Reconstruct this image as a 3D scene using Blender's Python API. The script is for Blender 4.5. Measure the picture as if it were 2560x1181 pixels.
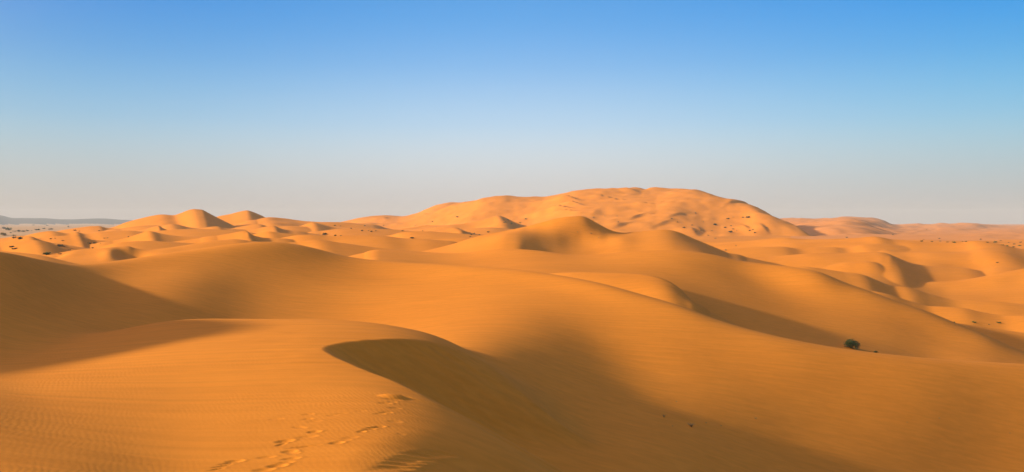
import bpy, math, random, time
import numpy as np
T0=time.time()
scene=bpy.context.scene
for o in list(bpy.data.objects): bpy.data.objects.remove(o)
col=scene.collection
# ------------------------------------------------------------------ camera
F=2000.0; CX=1280.0; HY=556.0            # focal length, centre column and horizon row of the photograph
cam=bpy.data.cameras.new('camera'); camo=bpy.data.objects.new('camera',cam); col.objects.link(camo)
cam.sensor_width=36.0; cam.lens=36.0*F/2560.0
cam.clip_start=0.5; cam.clip_end=40000
camo.location=(0,0,0)
camo.rotation_euler=(math.radians(90)-math.atan((590.5-HY)/F),0,0)
scene.camera=camo
# ------------------------------------------------------------------ light
SUN_EL=17.5; SUN_BACK=5.0              # degrees; the sun stands to the left and a little behind the camera
sx,sy,sz=(-math.cos(math.radians(SUN_EL))*math.cos(math.radians(SUN_BACK)),
          -math.cos(math.radians(SUN_EL))*math.sin(math.radians(SUN_BACK)), math.sin(math.radians(SUN_EL)))
sun=bpy.data.lights.new('sun','SUN'); sun.energy=4.15; sun.angle=math.radians(2.0); sun.color=(1.0,0.985,0.68)
suno=bpy.data.objects.new('sun',sun); col.objects.link(suno)
import mathutils
suno.rotation_euler=mathutils.Vector((sx,sy,sz)).to_track_quat('Z','Y').to_euler()
world=bpy.data.worlds.new('World'); scene.world=world; world.use_nodes=True
nt=world.node_tree; nt.nodes.clear()
out=nt.nodes.new('ShaderNodeOutputWorld'); bg=nt.nodes.new('ShaderNodeBackground')
sky=nt.nodes.new('ShaderNodeTexSky'); sky.sky_type='NISHITA'; sky.sun_disc=False
sky.sun_elevation=math.radians(SUN_EL); sky.sun_rotation=math.atan2(sx,sy)
sky.altitude=700; sky.air_density=1.0; sky.dust_density=1.6; sky.ozone_density=2.0
# haze near the horizon: the low sky goes pale and slightly warm all the way round
SKY_T=(0.62,0.78,1.0)
tc=nt.nodes.new('ShaderNodeTexCoord'); sep=nt.nodes.new('ShaderNodeSeparateXYZ'); nt.links.new(tc.outputs['Generated'],sep.inputs[0])
tint=nt.nodes.new('ShaderNodeMix'); tint.data_type='RGBA'; tint.blend_type='MULTIPLY'; tint.inputs['Factor'].default_value=1; tint.inputs['B'].default_value=(*SKY_T,1)
nt.links.new(sky.outputs[0],tint.inputs['A'])
ramp=nt.nodes.new('ShaderNodeValToRGB'); cr_=ramp.color_ramp; cr_.interpolation='B_SPLINE'
HS=[(0.0,(.53,.455,.425)),(0.03,(.565,.52,.50)),(0.075,(.59,.63,.645)),(0.12,(.44,.62,.77)),(0.19,(.20,.44,.76)),(0.28,(.02,.28,.72)),(0.45,(.25,.34,.49)),(1.0,(.66,.54,.48))]
while len(cr_.elements)<len(HS): cr_.elements.new(0.5)
for e,(p,c) in zip(cr_.elements,HS): e.position=p; e.color=(*c,1)
nt.links.new(sep.outputs[2],ramp.inputs[0])
sc=nt.nodes.new('ShaderNodeMix'); sc.data_type='RGBA'; sc.blend_type='MULTIPLY'; sc.inputs['Factor'].default_value=1; sc.inputs['B'].default_value=(5,5,5,1)
sc.clamp_result=False
nt.links.new(ramp.outputs[0],sc.inputs['A'])
fm=nt.nodes.new('ShaderNodeMapRange'); fm.interpolation_type='SMOOTHSTEP'; fm.inputs['From Min'].default_value=0.30; fm.inputs['From Max'].default_value=0.6; fm.inputs['To Min'].default_value=0.96; fm.inputs['To Max'].default_value=0.3
nt.links.new(sep.outputs[2],fm.inputs['Value'])
mixs=nt.nodes.new('ShaderNodeMix'); mixs.data_type='RGBA'; nt.links.new(fm.outputs[0],mixs.inputs['Factor']); nt.links.new(tint.outputs['Result'],mixs.inputs['A']); nt.links.new(sc.outputs['Result'],mixs.inputs['B'])
# the side away from the sun is a deeper blue
az=nt.nodes.new('ShaderNodeMapRange'); az.interpolation_type='SMOOTHSTEP'; az.inputs['From Min'].default_value=0.0; az.inputs['From Max'].default_value=0.7
nt.links.new(sep.outputs[0],az.inputs['Value'])
hi=nt.nodes.new('ShaderNodeMapRange'); hi.inputs['From Min'].default_value=0.0; hi.inputs['From Max'].default_value=0.28; nt.links.new(sep.outputs[2],hi.inputs['Value'])
dp=nt.nodes.new('ShaderNodeMix'); dp.data_type='RGBA'; dp.inputs['A'].default_value=(.80,.80,.80,1); dp.inputs['B'].default_value=(.0,.76,.98,1); nt.links.new(hi.outputs[0],dp.inputs['Factor'])
rt=nt.nodes.new('ShaderNodeMix'); rt.data_type='RGBA'; rt.inputs['A'].default_value=(1,1,1,1); nt.links.new(az.outputs[0],rt.inputs['Factor']); nt.links.new(dp.outputs['Result'],rt.inputs['B'])
al=nt.nodes.new('ShaderNodeMapRange'); al.interpolation_type='SMOOTHSTEP'; al.inputs['From Min'].default_value=0.0; al.inputs['From Max'].default_value=-0.7; nt.links.new(sep.outputs[0],al.inputs['Value'])
lt=nt.nodes.new('ShaderNodeMix'); lt.data_type='RGBA'; lt.inputs['A'].default_value=(1,1,1,1); nt.links.new(al.outputs[0],lt.inputs['Factor'])
lv=nt.nodes.new('ShaderNodeMix'); lv.data_type='RGBA'; lv.inputs['A'].default_value=(.84,.80,.76,1); lv.inputs['B'].default_value=(.02,.60,.84,1); nt.links.new(hi.outputs[0],lv.inputs['Factor']); nt.links.new(lv.outputs['Result'],lt.inputs['B'])
m1=nt.nodes.new('ShaderNodeMix'); m1.data_type='RGBA'; m1.blend_type='MULTIPLY'; m1.inputs['Factor'].default_value=1; nt.links.new(mixs.outputs['Result'],m1.inputs['A']); nt.links.new(rt.outputs['Result'],m1.inputs['B'])
m2=nt.nodes.new('ShaderNodeMix'); m2.data_type='RGBA'; m2.blend_type='MULTIPLY'; m2.inputs['Factor'].default_value=1; nt.links.new(m1.outputs['Result'],m2.inputs['A']); nt.links.new(lt.outputs['Result'],m2.inputs['B'])
# pale glow of the dusty air round the sun
dt=nt.nodes.new('ShaderNodeVectorMath'); dt.operation='DOT_PRODUCT'; nt.links.new(tc.outputs['Generated'],dt.inputs[0]); dt.inputs[1].default_value=(sx,sy,sz)
mxx=nt.nodes.new('ShaderNodeMath'); mxx.operation='MAXIMUM'; mxx.inputs[1].default_value=0; nt.links.new(dt.outputs['Value'],mxx.inputs[0])
pw=nt.nodes.new('ShaderNodeMath'); pw.operation='POWER'; pw.inputs[1].default_value=5; nt.links.new(mxx.outputs[0],pw.inputs[0])
gl=nt.nodes.new('ShaderNodeVectorMath'); gl.operation='SCALE'; gl.inputs[0].default_value=(12,8,4.2); nt.links.new(pw.outputs[0],gl.inputs['Scale'])
sm=nt.nodes.new('ShaderNodeVectorMath'); sm.operation='ADD'; nt.links.new(m2.outputs['Result'],sm.inputs[0]); nt.links.new(gl.outputs[0],sm.inputs[1])
nt.links.new(sm.outputs[0],bg.inputs[0]); nt.links.new(bg.outputs[0],out.inputs[0])
bg.inputs[1].default_value=0.15
scene.view_settings.view_transform='Standard'; scene.view_settings.look='None'
scene.view_settings.exposure=0.6; scene.view_settings.gamma=1.0; scene.view_settings.use_curve_mapping=False

def tag(o,label=None,cat=None,group=None,kind=None):
    if label: o['label']=label
    if cat: o['category']=cat
    if group: o['group']=group
    if kind: o['kind']=kind
    return o

# ------------------------------------------------------------------ terrain field
# columns run away from the viewpoint, rows are lines of equal depth; w = height / depth
ain=np.linspace(-0.70,0.70,900); aL=np.linspace(-1.5,-0.70,70)[:-1]; aR=np.linspace(0.70,1.2,50)[1:]
A=np.concatenate([aL,ain,aR]); PX=CX+F*A; NC=len(A)
Ds=np.concatenate([np.exp(np.linspace(math.log(10),math.log(50),520))[:-1],
    np.exp(np.linspace(math.log(50),math.log(140),260))[:-1],
    np.exp(np.linspace(math.log(140),math.log(1100),380))[:-1],
    np.exp(np.linspace(math.log(1100),math.log(7500),110))])
V=np.log(Ds); NR=len(V)
D2=Ds[:,None]; X2=D2*A[None,:]; Y2=np.broadcast_to(D2,X2.shape)
print('grid',NR,NC,NR*NC*2)

def hsh(i,j,s):
    h=(i*374761393+j*668265263+s*1442695041)&0xffffffff
    h=((h^(h>>13))*1274126177)&0xffffffff
    return ((h^(h>>16))&0xffff)/65535.0
def noise(x,y,s=0):
    xi=np.floor(x).astype(np.int64); yi=np.floor(y).astype(np.int64)
    fx=x-xi; fy=y-yi
    u=fx*fx*fx*(fx*(fx*6-15)+10); v=fy*fy*fy*(fy*(fy*6-15)+10)
    a=hsh(xi,yi,s); b=hsh(xi+1,yi,s); c=hsh(xi,yi+1,s); d=hsh(xi+1,yi+1,s)
    return (a+(b-a)*u+(c-a)*v+(a-b-c+d)*u*v)*2-1

def slopes(x,y):                 # monotone cubic tangents, first axis is the knot axis
    h=np.diff(x,axis=0); dl=np.diff(y,axis=0)/h
    m=np.zeros_like(y)
    if len(x)>2:
        w1=2*h[1:]+h[:-1]; w2=h[1:]+2*h[:-1]
        a=dl[:-1]; b=dl[1:]; ok=(a*b)>0
        with np.errstate(all='ignore'):
            hm=(w1+w2)/(w1/a+w2/b)
        m[1:-1]=np.where(ok,hm,0)
    m[0]=dl[0]; m[-1]=dl[-1]
    return m
def curve(pts,x,smooth=True):    # 1-D interpolation through (x, y) pairs, finite difference tangents
    p=np.array(sorted(pts),float); px=p[:,0]; py=p[:,1]
    if len(px)==1: return np.full_like(x,py[0])
    h=np.diff(px); dl=np.diff(py)/h
    m=np.empty_like(py); m[0]=dl[0]; m[-1]=dl[-1]
    if len(px)>2:
        m[1:-1]=(dl[:-1]*h[1:]+dl[1:]*h[:-1])/(h[1:]+h[:-1])
        if not smooth: m=slopes(px,py)
    xc=np.clip(x,px[0],px[-1])
    k=np.clip(np.searchsorted(px,xc,side='right')-1,0,len(px)-2)
    t=(xc-px[k])/h[k]; t2=t*t; t3=t2*t
    return (2*t3-3*t2+1)*py[k]+(t3-2*t2+t)*h[k]*m[k]+(-2*t3+3*t2)*py[k+1]+(t3-t2)*h[k]*m[k+1]

def loft(rows,c0,c1):            # rows: (lnd[ncol], w[ncol]) front to back -> w over the whole depth range
    x=np.array([r[0][c0:c1] for r in rows]); y=np.array([r[1][c0:c1] for r in rows])
    m=slopes(x,y)
    v=V[:,None]; o=np.empty((NR,c1-c0))
    g=np.clip(x[0]-v,0,None); o[:]=y[0]-np.maximum(m[0],0.04)*g-0.5*np.clip(g-0.1,0,None)
    for k in range(len(rows)-1):
        h=x[k+1]-x[k]; t=(v-x[k])/h; t=np.clip(t,0,1); t2=t*t; t3=t2*t
        val=(2*t3-3*t2+1)*y[k]+(t3-2*t2+t)*h*m[k]+(-2*t3+3*t2)*y[k+1]+(t3-t2)*h*m[k+1]
        o=np.where(v>=x[k],val,o)
    return o

def blur(a,n,axis,it=3):
    if n<1: return a
    for _ in range(it):
        p=[(0,0)]*a.ndim; p[axis]=(n+1,n)
        c=np.cumsum(np.pad(a,p,mode='edge'),axis=axis)
        L=a.shape[axis]
        hi=np.take(c,np.arange(2*n+1,2*n+1+L),axis=axis); lo=np.take(c,np.arange(0,L),axis=axis)
        a=(hi-lo)/(2*n+1)
    return a
W=np.full((NR,NC),-9.0); OWN=np.zeros((NR,NC),np.int16); NAMES=[]; BASES=[]
def py2w(py): return -(py-HY)/F
def merge(w,c0,c1,k,idx):
    a=W[:,c0:c1]; own=OWN[:,c0:c1]
    own[w>a]=idx
    h=np.clip(0.5+0.5*(a-w)/k,0,1)
    W[:,c0:c1]=w+(a-w)*h+k*h*(1-h)
def own_index(name):
    if name not in NAMES: NAMES.append(name)
    return NAMES.index(name)
def sheet(name,crest,d,sf=0.16,sb=0.22,k=0.0006,cr=0.03,skew=0,rows=None,flank=0.22,fr=(0.96,0.86,0.7,0.5),amp=0,nsc=1,top=0.35,bl=None,bd=0,bf=22):
    """a dune: crest [(px,py)] or [(px,py,d)], d = (d_left,d_right); optional explicit front rows [(px,py,d)...]"""
    xs=[p[0] for p in crest]; x0,x1=min(xs),max(xs)
    w0=curve([(p[0],py2w(p[1])) for p in crest],PX)
    if len(crest[0])==3: ld=curve([(p[0],math.log(p[2])) for p in crest],PX,False)
    else:
        if not isinstance(d,tuple): d=(d,d)
        ld=curve([(x0,math.log(d[0])),(x1,math.log(d[1]))],PX)
    dc=np.exp(ld); zc=w0*dc
    R=[]
    last=(ld,w0)
    seq=[]
    if rows:
        for r in rows:
            lr=curve([(p[0],math.log(p[2])) for p in r],PX,False); wr=curve([(p[0],py2w(p[1])) for p in r],PX)
            seq.append((np.minimum(lr,last[0]-0.01),wr)); last=seq[-1]
        dl=np.exp(last[0]); zl=last[1]*dl
        for f in (0.85,0.6):
            seq.append((last[0]+math.log(f),(zl-sf*dl*(1-f))/(dl*f)))
    else:
        for f in fr:
            sh=skew*(1-f)/0.25
            ws=np.interp(PX-sh,PX,blur(w0,int((1-f)*bf),0)); zs=ws*dc
            drop=sf*dc*((1-f)-(1-fr[0])*(1-top))
            seq.append((ld+math.log(f),(zs-drop)/(dc*f)))
    R=seq[::-1]+[(ld,w0)]
    z1=zc-0.5*sb*cr*dc; d1=dc*(1+cr); R.append((np.log(d1),z1/d1))
    for e in (0.08,0.3,1.0):
        d2=d1+e*dc; R.append((np.log(d2),(z1-sb*e*dc)/d2))
    if bl: R=[(blur(a_,bl,0),blur(b_,bl if i_<len(R)-5 else bl//3,0)) for i_,(a_,b_) in enumerate(R)]
    # past the ends the flank sinks
    c0=max(0,np.searchsorted(PX,x0-900)); c1=min(NC,np.searchsorted(PX,x1+900))
    w=loft(R,c0,c1)
    if bd: w=blur(w,bd,0)
    dx=np.maximum(0,np.maximum(x0-PX,PX-x1))[c0:c1]/F
    w=w-(flank*dx*np.minimum(1,dx/0.02))[None,:]
    if amp: w=w+amp*(noise(X2[:,c0:c1]/nsc,Y2[:,c0:c1]/(nsc*0.8),len(NAMES)+3)+0.5*noise(X2[:,c0:c1]/nsc*2.1+7,Y2[:,c0:c1]/nsc*2.1,len(NAMES)+5))/D2
    merge(w,c0,c1,k,own_index(name))
def hit(px,py):                  # where the line of sight through (px, py) first meets the sand
    c=min(NC-1,np.searchsorted(PX,px)); w=W[:,c]; t=py2w(py)
    r=np.argmax((w>=t)&(Ds>13)); 
    return r,c
def crest_bump(px,py,wl,wr,hy,h,slant=0.0,k=1.0):
    """a small wind-blown crest: gentle rise from the left, steep fall on the right; widths in photo pixels at its distance"""
    r,c=hit(px,py); d=Ds[r]; x0=A[c]*d; u=d/F
    m0=max(0,np.searchsorted(Ds,d-3*hy)); m1=min(NR,np.searchsorted(Ds,d+3*hy))
    X=X2[m0:m1]; Y=Y2[m0:m1]
    s=(X-x0-slant*(Y-d)*-1)/u
    f=np.where(s<0,np.exp(-(s/wl)**2),np.exp(-(s/wr)**2))*np.exp(-((Y-d)/hy)**2)
    W[m0:m1]+=h*f/Y
def grid_sheet(name,cols,k,cr=0.04,sb=0.2,sf=0.25,bl=None,bd=0):
    """a large piece of terrain given column by column: {px:[(d, py)... from the crest towards the viewer]}"""
    K=len(next(iter(cols.values()))); rows=[]
    for i in range(K):
        rows.append([(px,c[i][1] if c[i][1]>0 else HY-F*c[i][1]/c[i][0],c[i][0]) for px,c in sorted(cols.items())])
    sheet(name,rows[0],None,rows=rows[1:],k=k,cr=cr,sb=sb,sf=sf,bl=bl,bd=bd)

#TERRAIN_BEGIN
#TERRAIN_END
# ---- open ground: everything lower than the dunes
own_index('desert_plain')
far=np.clip((D2-120)/250,0,1)
base=-14.5-8.5*np.clip((430-D2)/220,0,1)+far*(1.6*noise(X2/95,Y2/60,1)+1.0*noise(X2/41+0.3*noise(X2/30,Y2/30,9),Y2/26,2))+np.clip((700-D2)/500,0,1)*far*1.2
base=base-np.clip((D2-1500)/4000,0,1)*3
W[:]=base/D2; OWN[:]=0; OWN[(D2<600)|(PX[None,:]>700)]=own_index('dune_field')

# ---- far ranges
def stretch(pts,s=1): return pts
sheet('far_hills',[(-900,520),(-500,533),(-260,530),(-60,533),(0,538.5),(10,540.5),(22,544),(60,545),(110,545),(130,546),(160,548),(240,548.6),(262,549),(290,550),(330,551),(420,552),(700,553)],6500,sf=0.05,sb=0.05,fr=(0.98,0.93,0.85,0.7),amp=9,nsc=420,k=0.00005)
sheet('far_dune_range',[(1700,556),(1850,553),(1956,549),(1975,548.5),(2000,547.5),(2030,547),(2050,547.6),(2070,546.3),(2092,544),(2115,541),(2140,542.6),(2160,546),(2185,548.6),(2210,553),(2228,561),(2245,563),(2270,563),(2295,560.5),(2330,560.8),(2355,558.7),(2385,559.5),(2410,559),(2440,560),(2470,563),(2500,566),(2530,566.5),(2560,564.8),(2700,560),(2900,565),(3200,566)],2400,sf=0.011,sb=0.1,fr=(0.97,0.8,0.6,0.4),top=1.0,bf=30,amp=4.5,nsc=75,k=0.0001,flank=0.06)
# ---- big mountain of sand
MT=[(873,558),(914,548),(934,544),(955,540),(985,538),(1010,538),(1030,534),(1048,530.6),(1092,513),(1115,508),(1133,505.6),(1146,507),(1165,505.6),(1191,504)]
sheet('sand_mountain',MT,(1500,1450),sf=0.12,sb=0.25,k=0.0004,amp=5,nsc=150,flank=0.18,skew=-40,bf=60)
sheet('sand_mountain',[(900,566,1200),(985,556,1193),(1048,545,1188),(1100,530,1183),(1150,520,1179),(1190,510,1176),(1210,503,1174),(1229,499,1173),(1250,497.3,1171),(1270,496,1169),(1296,499,1167),(1330,498.5,1164),(1368,496,1161),(1387,490.6,1159),(1405,484,1158),(1425,477,1156),(1447,472,1154),(1469,468,1153),(1490,467,1151),(1510,466.5,1149),(1540,468,1144),(1565,468.6,1141),(1589,467,1137),(1602,469.5,1135),(1614,473.4,1134),(1625,471,1132),(1640,470.6,1130),(1655,472,1124),(1674,473.3,1116),(1695,472,1108),(1715,471.5,1100),(1735,472.5,1090),(1756,475.5,1080),(1775,481,1066),(1797,489,1050),(1812,494,1036),(1824,499,1025),(1840,500.5,1011),(1852,504,1000),(1893,519,950),(1922,532,919),(1950,546.6,890),(1975,560,863),(1997,568,840),(2030,584,810),(2060,595,780),(2100,604,750)],None,sf=0.2,sb=0.3,k=0.0006,amp=5,nsc=120,fr=(0.97,0.88,0.76,0.62),top=0.3,skew=-30,cr=0.015,bf=120)
# spurs on the mountain
sheet('sand_mountain',[(960,580),(1020,572),(1100,563),(1180,556),(1225,545),(1245,541),(1258,545),(1290,560),(1330,572)],(800,760),sf=0.1,sb=0.2,k=0.0006,skew=30,flank=0.2,amp=1.5,nsc=60)
sheet('sand_mountain',[(1080,578),(1110,574),(1143,570),(1160,577),(1180,583),(1230,588)],560,sf=0.15,sb=0.2,k=0.0004,skew=60,flank=0.25)
sheet('sand_mountain',[(1150,575),(1190,571),(1225,569),(1270,572),(1330,578)],640,sf=0.12,sb=0.15,k=0.0005,skew=30,flank=0.2)

# ---- twin peaks on the left
sheet('twin_peak_dune',[(500,562),(543,542),(560,538.5),(574,536),(597,530),(610,527.3),(618,526.3),(629,529),(642,534),(656,540),(664,544),(680,546),(700,547.8),(745,553),(790,556)],820,sf=0.22,sb=0.3,k=0.0003,skew=25,cr=0.006,flank=0.3,fr=(0.99,0.93,0.82,0.65),top=0.6)
sheet('twin_peak_dune',[(640,551),(664,545.5),(709,548),(745,553),(786,554.8),(846,556.6),(873,558.5),(920,563)],760,sf=0.12,sb=0.3,k=0.0003,skew=25,cr=0.012,flank=0.2,amp=1,nsc=40)
sheet('twin_peak_dune',[(250,575),(290,566),(310,558),(328,552.5),(355,545.6),(380,540),(405,536.6),(416,537),(427,538.2),(437,538),(450,534),(468,527),(479,523.8),(486,523),(497,523.8),(506,524.8),(520,532),(541,543),(569,557),(590,567),(610,573)],700,sf=0.2,sb=0.3,k=0.0003,skew=38,cr=0.006,flank=0.25,fr=(0.99,0.93,0.82,0.65),top=0.5)

# ---- middle distance, left half, far to near
def dn(pts,d,sf=0.14,skew=30,name='dune_field',**kw):
    kw.setdefault('sb',0.25); kw.setdefault('k',0.0004); kw.setdefault('cr',0.008); kw.setdefault('fr',(0.985,0.93,0.8,0.55)); kw.setdefault('top',0.5); kw.setdefault('flank',0.14)
    sheet(name,pts,d,sf=sf,skew=skew,**kw)
dn([(120,583),(160,575),(200,569),(235,565.5),(250,565.6),(262,569),(290,572),(330,574)],640)
dn([(300,572),(340,566),(375,563.6),(395,564.3),(410,570),(450,575)],600,skew=25)
dn([(330,579),(365,573),(390,566),(397,564.5),(404,569),(418,575),(440,578)],560,skew=25)
dn([(390,570),(415,562),(430,560),(445,562),(470,568),(520,573)],600)
dn([(480,574),(510,570),(530,567),(545,566.5),(560,570),(590,573)],540)
dn([(560,575),(600,567),(630,562),(650,561),(670,566),(690,566.6),(720,565),(760,567),(800,572)],620)
dn([(580,580),(640,573),(670,566),(687,565),(700,571),(730,577)],520)
dn([(720,572),(755,564),(785,556.5),(800,560),(830,568),(870,572)],640)
dn([(800,578),(850,572),(900,571),(960,573),(1040,579)],560,skew=20)
dn([(60,590),(100,581),(125,578),(170,583),(192,580),(205,584),(250,580),(290,578),(325,577),(360,580),(420,584)],420,skew=45,flank=0.1)
dn([(340,584),(400,577),(470,573),(540,574),(600,578),(640,584)],430,skew=20)
dn([(540,590),(580,583),(610,578),(617,578),(628,586),(645,592),(700,596)],300,skew=45)
dn([(600,596),(640,585),(670,579),(700,582),(740,586),(800,590)],330,skew=45)
dn([(100,596),(130,592),(170,589),(198,588),(208,593),(230,600)],370,skew=45,flank=0.1)
dn([(280,603),(320,594),(350,584),(372,578),(400,584),(440,590),(520,592)],350,skew=30,k=0.001)
dn([(-60,612),(0,604),(40,597),(80,592),(100,600),(130,608)],330,skew=45)
dn([(0,616),(40,607),(70,602),(88,600.5),(108,604),(130,610),(160,622),(190,626)],290,skew=50)
dn([(140,634),(190,625),(240,620),(290,608),(330,604),(400,604),(470,608),(520,612)],(250,260),skew=20,sf=0.1)
dn([(320,612),(345,604.5),(370,602.5),(400,604),(440,607),(500,608),(560,604)],280,skew=40)
# the bright dune with a round hollow
sheet('dune_field',[(60,652,205),(110,647,205),(148,642,205),(172,632,207),(219,626,210),(266,620,212),(297,617,214),(322,616.4,214),(336,620.5,214),(367,624.5,214),(410,621,216),(465,613,220),(520,604,225),(580,598,230)],None,
   rows=[[(60,668,170),(172,645,192),(240,637,196),(275,630,197),(318,650,198),(345,650,199),(380,640,200),(465,630,205),(580,620,210)],
         [(60,690,140),(200,668,165),(300,660,172),(465,650,180),(580,640,185)]],k=0.0008,sb=0.2,cr=0.02,flank=0.1)
dn([(-200,636),(-100,632),(0,628),(50,632),(110,640),(150,650),(200,662)],(190,170),skew=0,sf=0.08,k=0.001)
# ---- middle distance, centre
dn([(480,606),(560,600),(630,597),(696,597),(715,593),(737,589),(755,587.3),(770,587),(819,590),(873,589),(956,590),(1010,596),(1065,598),(1110,602)],(320,300),skew=35,sf=0.13)
dn([(900,598),(950,592),(977,588),(1000,582),(1020,579.3),(1045,578.8),(1065,579),(1100,581),(1147,584),(1200,588),(1250,590)],(440,420),skew=40,sf=0.13)
dn([(980,600),(1065,598),(1147,595),(1200,595),(1260,592)],(330,320),skew=30,sf=0.13)
dn([(740,606),(790,600),(850,607),(930,618),(1010,626),(1080,632)],(235,225),skew=40,sf=0.1,k=0.001)
# ---- the peaked dune in the middle
grid_sheet('peaked_dune',{
 1040:[(248,632),(244,633),(236,636),(215,645)],
 1119:[(252,614),(248,616),(238,622),(215,640)],
 1201:[(255,590),(251,593),(239,601),(215,628)],
 1270:[(260,576),(256,579),(241,585),(216,616)],
 1300:[(262,570),(257,574),(242,584),(217,615)],
 1322:[(262,565),(258,571),(243,586),(218,621)],
 1350:[(262,557.5),(258,566),(244,590),(220,628)],
 1390:[(262,547),(258,557),(245,596),(223,633)],
 1430:[(262,541.2),(258,553),(246,603),(224,637)],
 1460:[(262,542),(258,555),(247,603),(225,637)],
 1496:[(262,560),(258,569),(247,601),(226,634)],
 1523:[(262,574),(258,580),(248,598),(226,630)],
 1551:[(263,581.5),(259,585),(248,595),(226,626)],
 1592:[(265,579.5),(261,583),(248,595),(226,624)],
 1687:[(265,578),(261,582),(248,594),(224,622)],
 1742:[(262,600),(258,604),(246,611),(222,632)],
 1824:[(255,634),(251,637),(240,645),(220,660)]},k=0.0006,cr=0.008,sb=0.3)
# ---- middle distance, right half
dn([(1760,604),(1860,600),(1969,594),(2010,595.5),(2065,596),(2147,594),(2188,591.6),(2229,598),(2270,600),(2325,605),(2370,608),(2407,608),(2434,605),(2489,608),(2560,623),(2650,626)],(430,330),skew=60,sf=0.1,amp=0.8,nsc=35)
dn([(2180,606),(2215,600),(2229,600.5),(2245,606),(2262,613),(2290,614),(2340,613)],370,skew=50)
dn([(2280,616,430),(2330,613,410),(2400,617,385),(2480,628,355),(2560,641,330),(2640,655,305)],None,skew=20,sf=0.1,k=0.0008)
dn([(2190,627,400),(2250,620,390),(2310,622,370),(2370,633,345),(2440,647,320),(2520,663,298),(2600,680,280)],None,skew=20,sf=0.1,k=0.0008)
dn([(1760,628),(1860,620),(1930,617),(1956,617),(1997,622),(2040,619),(2084,618),(2110,620),(2160,612),(2220,612),(2280,618)],(340,350),skew=50,sf=0.13)
sheet('dune_field',[(1780,652),(1860,645),(1928,642),(1980,637.5),(2024,634),(2065,633),(2106,633),(2160,631.3),(2202,631),(2215,633),(2229,638),(2250,647),(2275,657),(2311,664),(2360,668),(2420,672),(2500,690)],(290,275),sf=0.14,sb=0.25,skew=70,k=0.0006,flank=0.15,cr=0.02)
# large bowl dune on the right
grid_sheet('dune_field',{
 2050:[(257,668),(242,690),(212,720)],
 2130:[(257,655),(239,685),(212,715)],
 2196:[(254,659),(235,690),(209,722)],
 2229:[(251,675),(233,698),(206,730)],
 2270:[(248,696),(229,712),(203,742)],
 2311:[(245,704),(227,722),(200,755)],
 2352:[(244,704.5),(226,728),(198,762)],
 2407:[(245,700),(226,728),(198,766)],
 2489:[(248,686),(227,722),(200,768)],
 2560:[(253,672),(229,714),(200,766)],
 2800:[(260,640),(229,700),(200,755)]},k=0.0007,cr=0.015,sb=0.28)
dn([(1960,668),(2016,667),(2060,673),(2106,680),(2160,688),(2196,702),(2224,713),(2270,719),(2325,735),(2374,747),(2441,752),(2504,756),(2560,762),(2700,775)],(212,192),skew=60,sf=0.14,name='dune_field',k=0.0006)
dn([(2150,725),(2201,731),(2282,755),(2320,765),(2355,767),(2410,771),(2457,781),(2504,789),(2560,790),(2700,800)],(188,168),skew=60,sf=0.16,k=0.0008)
dn([(2260,790),(2330,798),(2386,808),(2441,816),(2504,825),(2560,834),(2700,860)],(166,152),skew=40,sf=0.14,k=0.0008)
grid_sheet('shaded_dune',{
 950:[(188,622),(172,628),(150,642),(128,668)],
 1054:[(182,630),(166,640),(146,660),(126,690)],
 1150:[(176,631),(160,648),(142,672),(122,700)],
 1250:[(172,619),(157,642),(140,668),(122,695)],
 1346:[(168,623),(156,638),(142,657),(126,684)],
 1432:[(165,635),(152,648),(140,664),(122,695)],
 1496:[(163,633),(151,650),(138,670),(118,705)],
 1600:[(162,624),(150,645),(136,676),(112,735)],
 1720:[(161,624),(149,648),(133,697),(106,774)],
 1790:[(160,633),(147,664),(129,724),(103,808)],
 1852:[(158,648),(144,694),(125,748),(100,832)],
 1930:[(155,657),(140,716),(121,778),(98,860)],
 2000:[(150,665),(136,736),(118,802),(96,884)],
 2051:[(148,675),(133,748),(116,817),(95,894)],
 2106:[(146,700),(132,762),(114,834),(94,900)],
 2182:[(142,727),(128,784),(112,856),(93,915)],
 2243:[(139,751),(126,803),(111,872),(93,930)],
 2297:[(137,769),(124,826),(110,894),(93,945)],
 2352:[(134,790),(122,847),(108,912),(92,960)],
 2407:[(131,814),(119,870),(106,928),(90,975)],
 2465:[(128,836),(116,886),(103,932),(88,975)],
 2533:[(126,868),(114,912),(101,955),(86,995)],
 2560:[(125,879),(113,922),(100,965),(85,1005)],
 2800:[(115,960),(106,990),(96,1020),(82,1070)]},k=0.0005,cr=0.015,sb=0.25,bl=18,bd=4)
sheet('pale_dune',[(1250,700,126),(1332,692,124),(1380,684,122),(1458,680.6,120),(1523,682,118),(1580,684.5,116),(1619,687.5,114),(1660,698,111),(1700,721,107),(1735,760,102)],None,sf=0.15,sb=0.2,skew=40,k=0.0015,flank=0.5,cr=0.03,bl=8)

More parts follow.
